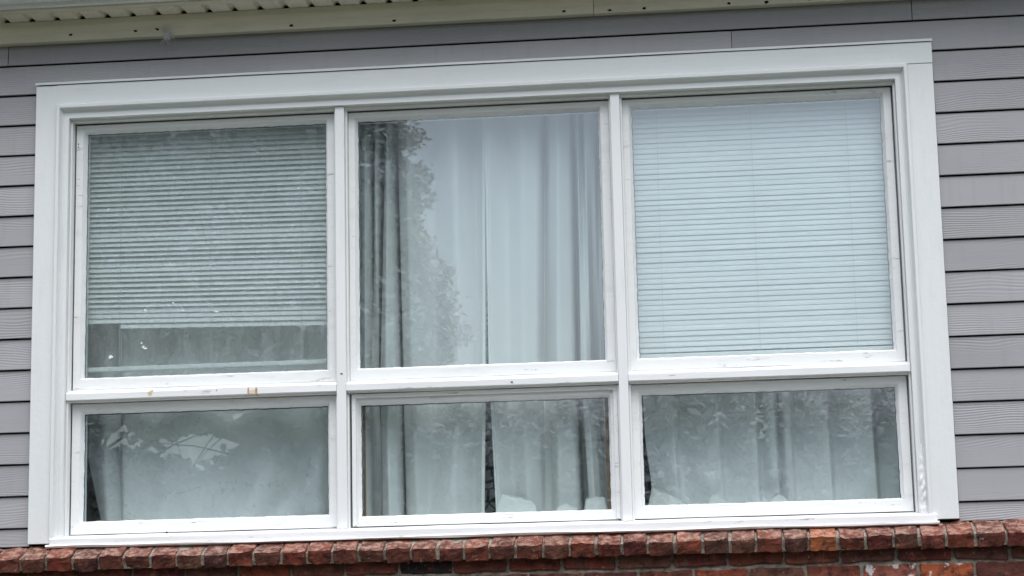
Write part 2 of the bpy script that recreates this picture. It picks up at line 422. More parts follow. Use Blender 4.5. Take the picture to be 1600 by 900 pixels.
# transoms with a weathered nose
bays = ((-1.584, -.5415), (-.5045, .5165), (.5535, 1.584))
for i, (xa, xb) in enumerate(bays):
    bm = bmesh.new()
    prism_x(bm, [(.10, -.3095), (.0285, -.3105), (-.017, -.3255), (-.0215, -.3275), (-.0225, -.3305), (-.0215, -.3520), (-.0195, -.3535), (.0, -.3535), (.002, -.3600), (.10, -.3600)], xa, xb, 40, .0013)
    link('transom', bm, M['transom_rust' if i == 0 else 'transom'], win, (0, .05, -.35) if False else (0, 0, 0))
# sill
bm = bmesh.new()
prism_x(bm, [(.10, -.8615), (.029, -.8625), (-.052, -.8745), (-.060, -.8765), (-.0625, -.8800), (-.0615, -.9010), (-.059, -.9040), (-.02, -.9045), (.10, -.9045)], -1.6245, 1.646, 90, .0016)
link('sill', bm, M['sill'], win, (0, 0, 0))
# ragged bead of old caulk and paint where the sill meets the bricks
bm = bmesh.new(); prism_x(bm, [(-.030, -.899), (-.064, -.9025), (-.067, -.9065), (-.063, -.9105), (-.050, -.913), (-.030, -.9145)], -1.640, 1.652, 260, .0042)
link('caulk_bead', bm, M['sill'], win, (0, -.03, -.91))
# sashes
cols = ((-1.5735, -.5525, -1.536, -.590), (-.4975, .5085, -.4635, .4665), (.5565, 1.5715, .594, 1.533))
lcols = ((-1.5735, -.5475, -1.532, -.588), (-.4900, .5085, -.4610, .4725), (.5555, 1.5715, .597, 1.530))
UZ = (-.3095, .7330, -.261, .702); LZ = (-.8590, -.3630, -.809, -.400)
def sash(out, gl, gmat, mid=False):
    ox0, ox1, oz0, oz1 = out
    g = (gl[0], gl[1], gl[2], gl[3]); pw = .0095
    pin = (gl[0] - pw, gl[1] + pw, gl[2] - pw, gl[3] + pw)
    bm = bmesh.new()
    ring(bm, out, pin, [(0, .0285), (.03, .0280), (.96, .0280), (1, .0295), (1, .075), (0, .075)], 'LTRB', 26, 0, .0009)
    if mid:                                              # fixed pane: an extra stepped bead in front of the frame
        st = (ox0, ox1, oz0, oz1 - .0155); si = (ox0 + .0165, ox1 - .0165, oz0 + .012, oz1 - .018)
        ring(bm, (ox0, ox1, oz0, oz1 - .001), (ox0 + .015, ox1 - .016, oz0 + .006, oz1 - .0165), [(0, .0275), (0, .013), (.9, .013), (1, .015), (1, .0275)], 'LTR', 20, 0, .0006)
    s = link('sash', bm, M['sash'], win, ((ox0 + ox1) / 2, .05, oz0))
    bm = bmesh.new()
    ring(bm, pin, g, [(0, .0305), (.12, .0288), (1, .0525), (1, .0605), (0, .0605)], 'LTRB', 120, .0017)
    link('putty', bm, M['putty'], s, ((ox0 + ox1) / 2, .05, oz0))
    bm = bmesh.new(); box(bm, gl[0] - .006, gl[1] + .006, .0533, .0573, gl[2] - .006, gl[3] + .006)
    link('glass_pane', bm, gmat, s, ((gl[0] + gl[1]) / 2, .055, gl[2]))
    bm = bmesh.new()
    ring(bm, (g[0] - .004, g[1] + .004, g[2] - .004, g[3] + .004), (g[0] + .0022, g[1] - .0022, g[2] + .0005, g[3] - .0034), [(0, .0580), (1, .0580), (1, .0602), (0, .0602)], 'LTR', 90, .0016)
    link('gap_shade', bm, M['dark'], s, ((ox0 + ox1) / 2, .06, g[3]))  # dark strip drawn in as the shade of the gap between putty and glass
    bm = bmesh.new()                                     # inner stop frame that closes the gap behind the sash
    ring(bm, (ox0 - .009, ox1 + .009, oz0 - .002, oz1 + .012), (gl[0] - .003, gl[1] + .003, gl[2] - .003, gl[3] + .003), [(0, .0765), (1, .0765), (1, .099), (0, .099)])
    link('inner_stop', bm, M['sash'], win, ((ox0 + ox1) / 2, .08, oz0))
    return s
sashes = []
for i in range(3):
    c = cols[i]; sashes.append(sash((c[0], c[1], *UZ[:2]), (c[2], c[3], *UZ[2:]), M['glass_dirty'] if i == 0 else M['glass_upper']))
for i in range(3):
    c = lcols[i]; lz = (-.8585, -.3620, -.8195, -.4025) if i == 1 else LZ
    sashes.append(sash((c[0], c[1], *lz[:2]), (c[2], c[3], *lz[2:]), M['glass'], i == 1))
boxo('stool', M['post'], win, -1.66, 1.66, .101, .30, -.860, -.838, .002)
for xa, xb, yb in ((-1.584, -.5415, .232), (-.5045, .5165, .136), (.5535, 1.584, .232)):
    boxo('shading_ledge', M['sash'], win, xa, xb, .1005, yb, -.3590, -.3110, .002)  # out of sight, made deep to shade the curtain tops below
# bare wood strips beside the lower middle pane
boxo('wood_strip', M['wood'], win, -.4700, -.4560, .100, .118, -.836, -.39, .001)
boxo('wood_strip', M['wood'], win, .4560, .4720, .100, .118, -.836, -.39, .001)
# crumpled caulk at the foot of the right moulding
bm = bmesh.new(); nx, nz = 10, 40
g = [[None] * (nz + 1) for _ in range(nx + 1)]
for i in range(nx + 1):
    for j in range(nz + 1):
        u, v = i / nx, j / nz
        wv = (1 - abs(2 * u - 1) ** 3) * (1 - v) ** .7
        h = .012 * wv * (.5 + abs(mnoise.noise(Vector((u * 2.2, v * 7, 3)))) * 1.5 + .4 * mnoise.noise(Vector((u * 5, v * 18, 8))))
        width = .036 * (1 - .75 * v ** 2)
        g[i][j] = bm.verts.new((1.604 + (u - .5) * width + .006 * mnoise.noise(Vector((v * 6, u, 1))), -.0335 - max(.0006, h) * (1 if 0 < i < nx else .04), -.872 + .25 * v))
for i in range(nx):
    for j in range(nz): bm.faces.new((g[i][j], g[i + 1][j], g[i + 1][j + 1], g[i][j + 1]))
link('caulk', bm, M['caulk'], win, (1.604, -.034, -.87), smooth=True, label='crumpled shiny white caulk peeling at the foot of the moulding')
# bird lime and paint flecks on the grimy pane, paint nicks
def fleck(x, z, rx, rz, par=None, y=.0528, mat='speck', name='fleck'):
    bm = bmesh.new(); n_ = 11; ph = random.random() * 9
    top = []; bot = []
    for k in range(n_):
        a = 2 * math.pi * k / n_; q = .45 + .75 * random.random()
        top.append(bm.verts.new((x + rx * q * math.cos(a), y - .0009, z + rz * q * math.sin(a)))); bot.append(bm.verts.new((x + rx * q * 1.05 * math.cos(a), y, z + rz * q * 1.05 * math.sin(a))))
    bm.faces.new(top)
    for k in range(n_): bm.faces.new((top[k], bot[k], bot[(k + 1) % n_], top[(k + 1) % n_]))
    return link(name, bm, M[mat], par or win, (x, y, z))
for x, z, a, b in ((-1.434, -.180, .010, .008), (-1.306, -.147, .007, .005), (-1.297, -.153, .010, .004), (-1.312, -.132, .004, .004), (-1.30, -.005, .004, .006),
                   (-1.293, .010, .003, .004), (-1.150, -.012, .008, .003), (-1.02, -.02, .009, .004), (-1.19, .02, .004, .003), (-1.45, .40, .003, .004), (-.86, .60, .004, .003),
                   (-1.42, .63, .003, .003), (-.7, .45, .003, .004)):
    fleck(x, z, a, b, sashes[0])
for x, z in ((-1.566, .66), (-1.5655, .648)): fleck(x, z, .0028, .0032, sashes[0], .0279, 'dark', 'nick')
for x, z, y in ((-.522, -.288, -.0211), (.12, -.342, -.0226), (-1.2, -.861, .02)): fleck(x, z, .006, .003, win, y, 'dark', 'nick')

# ------------------------------------------------------------------ blinds
def slat_mesh(name, x0, x1, tilt, depth=.0255):
    bm = bmesh.new(); rows = []
    nx_ = 6
    for i in range(nx_ + 1):
        x = x0 + (x1 - x0) * i / nx_; r = []
        for j in range(4):
            s = (j / 3 - .5) * depth; crown = .0014 * (1 - (2 * s / depth) ** 2)
            y = s * math.cos(tilt) - crown * math.sin(tilt); z = s * math.sin(tilt) + crown * math.cos(tilt)
            r.append(bm.verts.new((x, y, z)))
        rows.append(r)
    for a, b in zip(rows, rows[1:]):
        for j in range(3): bm.faces.new((a[j], b[j], b[j + 1], a[j + 1]))
    me = bpy.data.meshes.new(name); bmesh.ops.recalc_face_normals(bm, faces=bm.faces); bm.to_mesh(me); bm.free()
    me.materials.append(M['blind'])
    for p in me.polygons: p.use_smooth = True
    return me
BY = .116
def blind(label, x0, x1, ztop, n_, pitch, tiltf, cords, rail_z, sag=0.0, short=None):
    b = thing('venetian_blind', label, 'blind', ((x0 + x1) / 2, BY, ztop))
    boxo('headrail', M['blind'], b, x0, x1, BY - .013, BY + .013, ztop + .006, ztop + .032, .002)
    cache = {}
    for i in range(n_):
        t = round(tiltf(i) / .04) * .04; sx0 = x0
        if short and i == n_ - 1: sx0 = short
        if (t, sx0) not in cache: cache[(t, sx0)] = slat_mesh('slat', sx0 - (x0 + x1) / 2, x1 - (x0 + x1) / 2, t)
        o = bpy.data.objects.new('slat', cache[(t, sx0)]); COL.objects.link(o); o.parent = b
        o.location = (random.uniform(-.001, .001), random.uniform(-.001, .001), -.008 - pitch * i)
        o.rotation_euler = (random.uniform(-.05, .05), sag * i / n_ + random.uniform(-.0006, .0006), 0)
    for cx in cords:
        bm = bmesh.new(); zb = rail_z
        for dy in (-.0135, .0135): box(bm, cx - .0007, cx + .0007, BY + dy - .0005, BY + dy + .0005, zb, ztop + .01)
        link('ladder_cord', bm, M['cord'], b, (cx, BY, ztop))
    bm = bmesh.new(); box(bm, x0 + .002, x1 - .002, BY - .012, BY + .012, rail_z - .018, rail_z); bevel(bm, .004)
    link('bottom_rail', bm, M['blind'], b, (x0, BY, rail_z))
    return b
def tl(i):
    base = .93
    if i in (20, 21, 26, 27): base = 1.12
    if i >= 35: base = 1.2
    if i < 4: base = .80
    return base + .05 * math.sin(i * 1.7)
blind('white venetian blind with dark gaps, hanging short in the grimy left pane', -1.545, -.580, .722, 39, .0203, tl, (-1.414, -1.055, -.698), -.212, .021, -1.414)
blind('white venetian blind closed tight, fully lowered in the right pane', .585, 1.543, .722, 47, .0203, lambda i: 1.35 + .02 * math.sin(i * 2.3), (.687, 1.046, 1.407), -.238)

# ------------------------------------------------------------------ curtains
def resample(pts, n_):
    pts = np.array(pts, float); d = np.r_[0, np.cumsum(np.hypot(np.diff(pts[:, 0]), np.diff(pts[:, 1])))]
    return pts, d
def curtain(name, label, levels, nper=16, nz=70, wrinkle=None, smooth=1, amp=1.9, base=.198, dx=-.004, body=1.75, mat='curtain_mid'):
    k = len(levels[0][1]); per = nper
    us = np.linspace(0, k - 1, (k - 1) * per + 1)
    L = []
    for z, pts in levels:
        p = np.array(pts, float); p[:, 1] = np.minimum(base + (p[:, 1] - .128) * amp * np.where(p[:, 1] < .15, body, 1.0), .36); p[:, 0] += dx; q = np.c_[np.interp(us, range(k), p[:, 0]), np.interp(us, range(k), p[:, 1])]
        for _ in range(smooth):
            qq = q.copy(); ker = 4
            for s in range(1, ker): qq[ker:-ker] += q[ker - s:-ker - s or None] + q[ker + s:len(q) - ker + s]
            qq[ker:-ker] /= 2 * ker - 1; q[ker:-ker] = qq[ker:-ker]
        L.append(q)
    zs = [l[0] for l in levels]; zz = np.linspace(zs[0], zs[-1], nz + 1)
    V = []
    for z in zz:
        i = max(0, min(len(zs) - 2, sum(1 for q in zs[1:] if z <= q))); t = (z - zs[i]) / (zs[i + 1] - zs[i])
        row = L[i] * (1 - t) + L[i + 1] * t
        for (x, y) in row:
            dy = .004 * mnoise.noise(Vector((x * 6, z * 3, 4))) + .0015 * mnoise.noise(Vector((x * 25, z * 12, 1)))
            if wrinkle: dy += wrinkle(x, z)
            V.append((x, y + dy, z))
    m = len(us); F = [(a * m + b, a * m + b + 1, (a + 1) * m + b + 1, (a + 1) * m + b) for a in range(nz) for b in range(m - 1)]
    me = bpy.data.meshes.new(name); me.from_pydata(V, [], F); me.update()
    o = link(name, me, M[mat], None, (levels[0][1][k // 2][0], .15, levels[0][0]), smooth=True)
    o['label'] = label; o['category'] = 'curtain'
    return o
def ridge(x, z, ax, az, bx, bz, wdt, h):
    dx, dz = bx - ax, bz - az; l2 = dx * dx + dz * dz; t = max(0, min(1, ((x - ax) * dx + (z - az) * dz) / l2))
    d = math.hypot(x - ax - t * dx, z - az - t * dz)
    return h * math.exp(-(d / wdt) ** 2) * (1 - .8 * t)
ZT, ZM, ZB = .83, -.25, -.838
cml = curtain('curtain', 'pale curtain behind the middle panes, left of the dark gap, bunched at its outer edge', [
    (ZT, [(-.50, .16), (-.470, .125), (-.452, .120), (-.435, .13), (-.428, .215), (-.420, .135), (-.410, .122), (-.398, .13), (-.386, .23), (-.374, .135), (-.365, .126), (-.357, .135), (-.349, .23), (-.338, .145), (-.29, .125), (-.2, .145), (-.1, .120), (-.03, .142), (.036, .126)]),
    (.45, [(-.50, .16), (-.472, .125), (-.455, .120), (-.440, .13), (-.435, .19), (-.428, .135), (-.418, .125), (-.407, .13), (-.397, .23), (-.389, .135), (-.370, .120), (-.356, .13), (-.3445, .23), (-.335, .145), (-.29, .125), (-.2, .145), (-.1, .120), (-.03, .142), (.024, .126)]),
    (ZM, [(-.50, .16), (-.475, .125), (-.460, .120), (-.452, .13), (-.449, .155), (-.440, .148), (-.430, .148), (-.421, .155), (-.4165, .23), (-.412, .135), (-.38, .116), (-.342, .128), (-.3345, .23), (-.328, .16), (-.28, .128), (-.2, .147), (-.1, .122), (-.03, .138), (.006, .124)]),
    (ZB, [(-.50, .16), (-.475, .125), (-.460, .120), (-.452, .135), (-.448, .18), (-.437, .185), (-.427, .185), (-.416, .19), (-.412, .21), (-.408, .135), (-.37, .116), (-.338, .13), (-.3315, .21), (-.325, .17), (-.27, .13), (-.236, .155), (-.13, .120), (-.06, .142), (-.010, .122)])])
cmr = curtain('curtain', 'pale curtain behind the middle panes, right of the dark gap, hem flipped up', [
    (ZT, [(.022, .120), (.033, .117), (.10, .135), (.17, .120), (.235, .128), (.25, .175), (.272, .13), (.31, .120), (.350, .13), (.359, .17), (.372, .13), (.385, .125), (.394, .18), (.405, .13), (.43, .123), (.45, .13), (.457, .18), (.47, .15), (.50, .16)]),
    (ZM, [(.018, .120), (.030, .117), (.09, .133), (.15, .120), (.205, .128), (.216, .185), (.243, .162), (.28, .120), (.343, .13), (.3495, .23), (.361, .23), (.366, .13), (.39, .120), (.410, .127), (.418, .18), (.43, .165), (.44, .15), (.46, .16), (.50, .17)]),
    (ZB, [(.036, .120), (.047, .117), (.10, .135), (.16, .120), (.205, .135), (.215, .155), (.24, .148), (.27, .125), (.352, .13), (.3555, .25), (.381, .25), (.386, .13), (.41, .120), (.435, .13), (.446, .22), (.45, .24), (.46, .25), (.47, .25), (.50, .25)])],
    wrinkle=lambda x, z: ridge(x, z, .06, -.25, .12, -.19, .012, -.005) + ridge(x, z, .07, -.20, .11, -.21, .009, -.004))
L0 = [(-1.60, .185), (-1.50, .172), (-1.445, .19), (-1.43, .165), (-1.3, .18), (-1.15, .165), (-1.0, .19), (-.85, .168), (-.72, .20), (-.64, .172), (-.53, .19)]
LB = [(-1.510, .185), (-1.485, .172), (-1.435, .185), (-1.42, .168), (-1.3, .178), (-1.15, .165), (-1.0, .182), (-.85, .165), (-.72, .195), (-.64, .172), (-.53, .20)]
def wl(x, z):
    return 1.7 * (ridge(x, z, -.98, -.83, -.80, -.52, .045, -.022) + ridge(x, z, -.80, -.83, -.62, -.50, .05, -.026) + ridge(x, z, -.88, -.83, -.70, -.55, .03, .02)
            + ridge(x, z, -.62, -.83, -.58, -.45, .04, .02) + ridge(x, z, -1.12, -.83, -1.2, -.70, .03, -.012) + ridge(x, z, -1.30, -.83, -1.27, -.5, .05, -.015))
cl = curtain('curtain', 'pale curtain in the left lower pane with a dark gap at its left edge', [(ZT, L0), (-.55, [(-1.575, .185)] + L0[1:]), (ZB, LB)], wrinkle=wl, smooth=2, amp=2.6, base=.165, dx=-.022, body=1.0, mat='curtain')
def saw(b, ys=.16, yd=.205):
    out = [(.50 + .06, .19)]
    for q in b: out += [(q - .028, ys + .004), (q - .004, ys), (q + .010, yd)]
    return out + [(1.60, ys)]
bR = (.717, .886, 1.027, 1.098, 1.157, 1.299, 1.465)
top = saw(bR); bot = saw([.727, .893, 1.03, 1.103, 1.157, 1.303, 1.470], .160, .185); top[0] = (.565, .20); bot[0] = (.632, .18)
mid = [list(p) for p in top]; mid[0] = (.600, .19)
def wr(x, z):
    return (ridge(x, z, .87, -.78, .76, -.62, .03, -.018) + ridge(x, z, .86, -.765, .90, -.78, .045, .03) + ridge(x, z, 1.09, -.765, 1.13, -.79, .05, .03)
            + ridge(x, z, 1.07, -.76, 1.02, -.75, .025, .018) + ridge(x, z, .80, -.80, .70, -.74, .03, .008) + ridge(x, z, 1.38, -.79, 1.42, -.74, .03, -.012))
crr = curtain('curtain', 'pale pleated curtain in the right lower pane with curled hem corners', [(ZT, top), (-.55, mid), (ZB, bot)], wrinkle=wr, smooth=2, amp=1.5, base=.20, dx=-.002, body=1.0, mat='curtain')
def hem(par, poly, y, bulge=.010, label=None):
    """a turned-up corner of hem: a curved flap with a rolled edge, standing on the stool"""
    lift = .016 if par is crr else .008
    poly = [(px, pz + (lift if pz > -.83 else 0)) for px, pz in poly]
    bm = bmesh.new(); cx = sum(p[0] for p in poly) / len(poly); cz = min(p[1] for p in poly)
    vs = [bm.verts.new((px, y, pz)) for px, pz in poly]; f = bm.faces.new(vs)
    bmesh.ops.triangulate(bm, faces=[f])
    bmesh.ops.subdivide_edges(bm, edges=list(bm.edges), cuts=5, use_grid_fill=True)
    zt = max(p[1] for p in poly)
    for v in bm.verts:
        t = (v.co.z - cz) / (zt - cz)
        v.co.y -= bulge * (1 - t) * .9 + .004 * mnoise.noise(Vector((v.co.x * 30, v.co.z * 30, 1)))
    r = bmesh.ops.solidify(bm, geom=list(bm.faces), thickness=.0025)
    o = link('hem_flap', bm, M['hem'], par, (cx, y, cz), smooth=True, label=label)
    bm = bmesh.new(); up = [p for p in poly if p[1] > cz + .004] ; ed = [poly[0]] + up + [poly[-1]]
    pts = [(px, y - bulge * .9 * (1 - (pz - cz) / (zt - cz)) - .001, pz) for px, pz in ed]
    tube(bm, pts, [.0028] * len(pts), 6); link('hem_edge', bm, M['hem'], o, (cx, y, cz), smooth=True)
hem(cmr, [(.030, -.836), (.036, -.80), (.056, -.751), (.110, -.765), (.168, -.778), (.180, -.797), (.192, -.836)], .172, .03)
hem(cmr, [(.245, -.836), (.265, -.810), (.292, -.794), (.335, -.811), (.352, -.836)], .172, .025)
hem(cmr, [(.362, -.836), (.374, -.776), (.410, -.773), (.442, -.772), (.455, -.836)], .172, .02)
hem(crr, [(.596, -.836), (.612, -.79), (.619, -.747), (.660, -.765), (.700, -.787), (.755, -.815), (.775, -.836)], .225, .034)
hem(crr, [(.822, -.836), (.832, -.800), (.845, -.781), (.866, -.780), (.892, -.800), (.912, -.820), (.93, -.836)], .225, .03)
hem(crr, [(1.035, -.836), (1.062, -.806), (1.092, -.781), (1.118, -.803), (1.145, -.836)], .225, .03)
def edge_band(par, xs, y, wd):
    bm = bmesh.new(); rows = []
    for i in range(41):
        z = ZT + (ZB - ZT) * i / 40; x = float(np.interp(-z, [-ZT, -ZM, -ZB], xs))
        rows.append([bm.verts.new((x + d, y + dy + .0015 * mnoise.noise(Vector((z * 9, d * 50, 3))), z)) for d, dy in ((0, .006), (.001, 0), (wd - .001, -.001), (wd, .006))])
    for a, b in zip(rows, rows[1:]):
        for j in range(3): bm.faces.new((a[j], a[j + 1], b[j + 1], b[j]))
    link('hem_edge', bm, M['hem'], par, (xs[0], y, ZT))
edge_band(cmr, (.016, .013, .031), .166, .019)
edge_band(cml, (.008, -.012, -.028), .178, .013)
# dark printed screen seen through the gap between the middle curtains
bm = bmesh.new(); box(bm, -.14, .17, .285, .31, -1.70, .30); bevel(bm, .01)
o = link('screen', bm, M['crackle'], None, (0, .29, -1.70)); o['label'] = 'dark grey panel with black crackle lines seen in the gap between middle curtains'; o['category'] = 'screen'

# ------------------------------------------------------------------ brick wall
bw = thing('brick_wall', 'weathered red brick wall with a projecting sill course under the window', 'wall', (0, .1, GROUND))
def brick_mesh(name, sx, sy, sz, seed, rough=.0055, cuts=(5, 3, 3)):
    bm = bmesh.new(); box(bm, -sx / 2, sx / 2, -sy / 2, sy / 2, -sz / 2, sz / 2)
    bevel(bm, .0035, 1)
    bmesh.ops.subdivide_edges(bm, edges=[e for e in bm.edges if e.calc_length() > .02], cuts=4, use_grid_fill=True)
    for v in bm.verts:
        p = v.co * 1.0
        e = abs(abs(p.x) / (sx / 2)) ** 6 + abs(abs(p.y) / (sy / 2)) ** 6 + abs(abs(p.z) / (sz / 2)) ** 6
        q = Vector((seed * 3.7, seed * 1.3, 0))
        d = rough * (mnoise.noise_vector(p * 22 + q) + .6 * mnoise.noise_vector(p * 60 + q))
        if e > 1.7: d -= p.normalized() * rough * 2.0 * max(0, mnoise.noise(p * 38 + q * 2) + .15)
        v.co += d
    me = bpy.data.meshes.new(name); bmesh.ops.recalc_face_normals(bm, faces=bm.faces); bm.to_mesh(me); bm.free()
    for p in me.polygons: p.use_smooth = False
    return me
headers = [brick_mesh('header_brick', .091, .132, .057, i + 1) for i in range(9)]
stretch = [brick_mesh('brick', .189, .09, .056, 20 + i) for i in range(7)]
def place(name, me, mat, x, y, z, rx=0, sx=1.0, label=None, jz=.0):
    o = bpy.data.objects.new(name, me); COL.objects.link(o); o.parent = bw; o.location = Vector((x, y, z)) - bw.location
    o.rotation_euler = (rx + random.uniform(-.02, .02), random.uniform(-.02, .02), random.uniform(-.02, .02)); o.scale = (sx, 1, random.uniform(.97, 1.03))
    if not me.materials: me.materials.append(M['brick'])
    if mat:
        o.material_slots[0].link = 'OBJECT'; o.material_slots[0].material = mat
    if label: o['label'] = label
    return o
# sloping sill course: joint positions read along the ledge
J0 = [-1.762, -1.664, -1.56, -1.457, -1.361, -1.26, -1.16, -1.062, -.965, -.864, -.761, -.665, -.568, -.47, -.371, -.273, -.174, -.075, .019, .117, .219, .317, .414, .509, .604, .702, .804, .904, .999, 1.096, 1.19, 1.294, 1.392, 1.493, 1.586, 1.682, 1.786, 1.893]
J = [.871 + (x - .871) * .9829 for x in J0]
while J[0] > -WX: J.insert(0, J[0] - .0985)
while J[-1] < WX: J.append(J[-1] + .0985)
SL = R(23)
def sill_pt(s, d):                                     # s metres back up the slope from the front edge, d metres down into the brick
    return (-.130 + s * math.cos(SL) + d * math.sin(SL), -.950 + s * math.sin(SL) - d * math.cos(SL))
orange = {11, 13, 26, 31}                             # paler, more orange bricks of the course
for i, (a, b) in enumerate(zip(J, J[1:])):
    wd = (b - a) - random.uniform(.008, .012); y, z = sill_pt(.066, .0285)
    k = i - next(q for q, v in enumerate(J) if v > -1.73)
    mat = M['brick_orange'] if k in (30, ) else None
    skew = -.0 + (.06 if (a + b) / 2 < -.5 else 0)
    o = place('header_brick', headers[i % 9], mat, (a + b) / 2, y + random.uniform(-.004, .004), z + random.uniform(-.003, .003), SL, wd / .091,
              label='brighter orange brick of the sill course' if mat else None)
bm = bmesh.new()
pa, pb, pc, pd_ = sill_pt(.014, .012), sill_pt(.135, .0045), sill_pt(.135, .055), sill_pt(.006, .052)
prism_x(bm, [pa, sill_pt(.05, .008), pb, pc, sill_pt(.05, .050), pd_], -WX, WX, 700, .007)
link('mortar', bm, M['mortar'], bw, (0, 0, -.95))
# wall face
FY = -.066; CP = .067
c1 = [-1.5 + .0, ]
z1 = -1.046 + .005 + .028
def course(n_, z, off, spec={}):
    x = off - .2 * 20; out = []
    while x < WX:
        if x + .2 > -WX:
            key = round(x + .1, 2); mt, lb = None, None
            for q, v in spec.items():
                if abs(q - (x + .1)) < .05: mt, lb = v
            place('brick', stretch[int((x * 50 + n_ * 3)) % 7], mt, x + .1, FY + .045 + random.uniform(-.003, .003), z + random.uniform(-.0015, .0015), 0, 1 + random.uniform(-.012, .012), label=lb)
        x += .2
course(0, z1, .0935, {-.205: (M['brick_dark'], 'nearly black burnt brick just under the sill course')})
course(1, z1 - CP, .168, {1.468: (M['brick_splash'], 'brick splashed with white paint'), 1.668: (M['brick_dots'], 'bright orange brick with two white spots')})
for n_ in range(2, 5): course(n_, z1 - CP * n_, .0935 + (.1 if n_ % 2 else 0))
# lower courses down to the lawn, below the picture: joined in one part
bm = bmesh.new(); n_ = 5
z = z1 - CP * 5
while z > GROUND - .02:
    x = -WX + (.1 if n_ % 2 else 0)
    while x < WX:
        vs = box(bm, x, x + .19, FY, FY + .05, z - .028, z + .028); x += .2
    z -= CP; n_ += 1
o = link('brick_courses', bm, M['brick'], bw, (0, FY, GROUND), kind='stuff')
bm = bmesh.new(); box(bm, -WX, WX, FY + .011, .10, GROUND, -.985)
bmesh.ops.subdivide_edges(bm, edges=[e for e in bm.edges if e.calc_length() > 3], cuts=40)
link('mortar', bm, M['mortar'], bw, (0, 0, GROUND))

# ------------------------------------------------------------------ eave
ev = thing('roof_eave', 'beige eave with ribbed soffit and pale gutter above the siding', 'eave', (0, -.1, 1.1))
def frieze(x0, x1):
    bm = bmesh.new()
    prism_x(bm, [(-.020, 1.055), (-.058, 1.0535), (-.0605, 1.0555), (-.060, 1.083), (-.063, 1.090), (-.070, 1.100), (-.074, 1.110), (-.075, 1.1335), (-.020, 1.1335)], x0, x1, 24, .0013)
    link('frieze_board', bm, M['beige'], ev, ((x0 + x1) / 2, -.02, 1.055))
frieze(-WX, .4665); frieze(.4685, WX)
for x, z in ((-1.575, 1.077), (-1.315, 1.079), (-.70, 1.068), (-.30, 1.067), (-1.23, 1.081), (.355, 1.068), (.53, 1.064), (.66, 1.064), (.98, 1.066), (1.12, 1.063), (1.28, 1.066)):
    fleck(x, z, .0085, .0055, ev, -.0606, 'dark', 'nail_hole')
# soffit: ribbed panels 0.1 m apart with V grooves, closed by a channel at the front
SZ = 1.136; x = -1.812 - .1008 * 18
while x < WX:
    bm = bmesh.new(); p = .1008
    for (a, b, za, zb) in ((0, .070, 0, 0), (.070, .0785, 0, .014), (.0785, .087, .014, .014), (.087, p, .014, 0)):
        v = [bm.verts.new(q) for q in ((x + a, -.184, SZ + za), (x + b, -.184, SZ + zb), (x + b, -.062, SZ + zb), (x + a, -.062, SZ + za))]; bm.faces.new(v)
    bmesh.ops.remove_doubles(bm, verts=bm.verts, dist=1e-5)
    bmesh.ops.solidify(bm, geom=list(bm.faces), thickness=.0012)
    link('soffit_panel', bm, M['soffit'], ev, (x, -.07, SZ)); x += p
bm = bmesh.new(); box(bm, -WX, WX, -.061, -.050, 1.134, SZ + .03); link('backing', bm, M['dark'], ev, (0, -.06, SZ))
bm = bmesh.new(); prism_x(bm, [(-.170, SZ - .002), (-.204, SZ - .003), (-.207, SZ - .001), (-.207, SZ + .02), (-.170, SZ - .0006)], -WX, WX, 30, .001); link('channel', bm, M['beige'], ev, (0, -.17, SZ))
boxo('fascia', M['gutter'], ev, -WX, WX, -.232, -.2085, SZ + .006, SZ + .20, .001)
bm = bmesh.new(); q = -.2325
prism_x(bm, [(q, SZ + .020), (q - .060, SZ + .021), (q - .075, SZ + .026), (q - .080, SZ + .045), (q - .105, SZ + .085), (q - .115, SZ + .12), (q - .115, SZ + .14), (q - .100, SZ + .14), (q - .100, SZ + .12), (q - .07, SZ + .05), (q - .06, SZ + .03), (q - .002, SZ + .03)], -WX, WX, 20, .001)
link('gutter', bm, M['gutter'], ev, (0, q, SZ))
bm = bmesh.new(); prism_x(bm, [(-.30, SZ + .205), (-.30, SZ + .225), (3.9, SZ + 2.0), (3.9, SZ + 1.97)], -WX - .2, WX + .2); link('roof', bm, M['roofing'], ev, (0, 0, 1.3))
# side and back walls that close the house
bm = bmesh.new()
box(bm, -WX, -WX + .1, .101, 3.9, GROUND, 1.4); box(bm, WX - .1, WX, .101, 3.9, GROUND, 1.4); box(bm, -WX, WX, 3.9, 4.0, GROUND, 3.0)
link('house_shell', bm, M['room'], sw, (0, 2, GROUND))
# cobweb tuft under the frieze
bm = bmesh.new(); rr = random.Random(4)
for i in range(80):
    a = Vector((-1.193 + rr.gauss(0, .012), -.066 + rr.gauss(0, .006), 1.062 + rr.gauss(0, .014))); b = a + Vector((rr.gauss(0, .012), rr.gauss(0, .005), rr.gauss(0, .016)))
    tube(bm, [a, b], [.0009, .0006], 4)
o = link('cobweb', bm, M['web'], None, (-1.193, -.066, 1.06)); o['label'] = 'white cobweb tuft clinging under the beige frieze, near the left end'; o['category'] = 'cobweb'

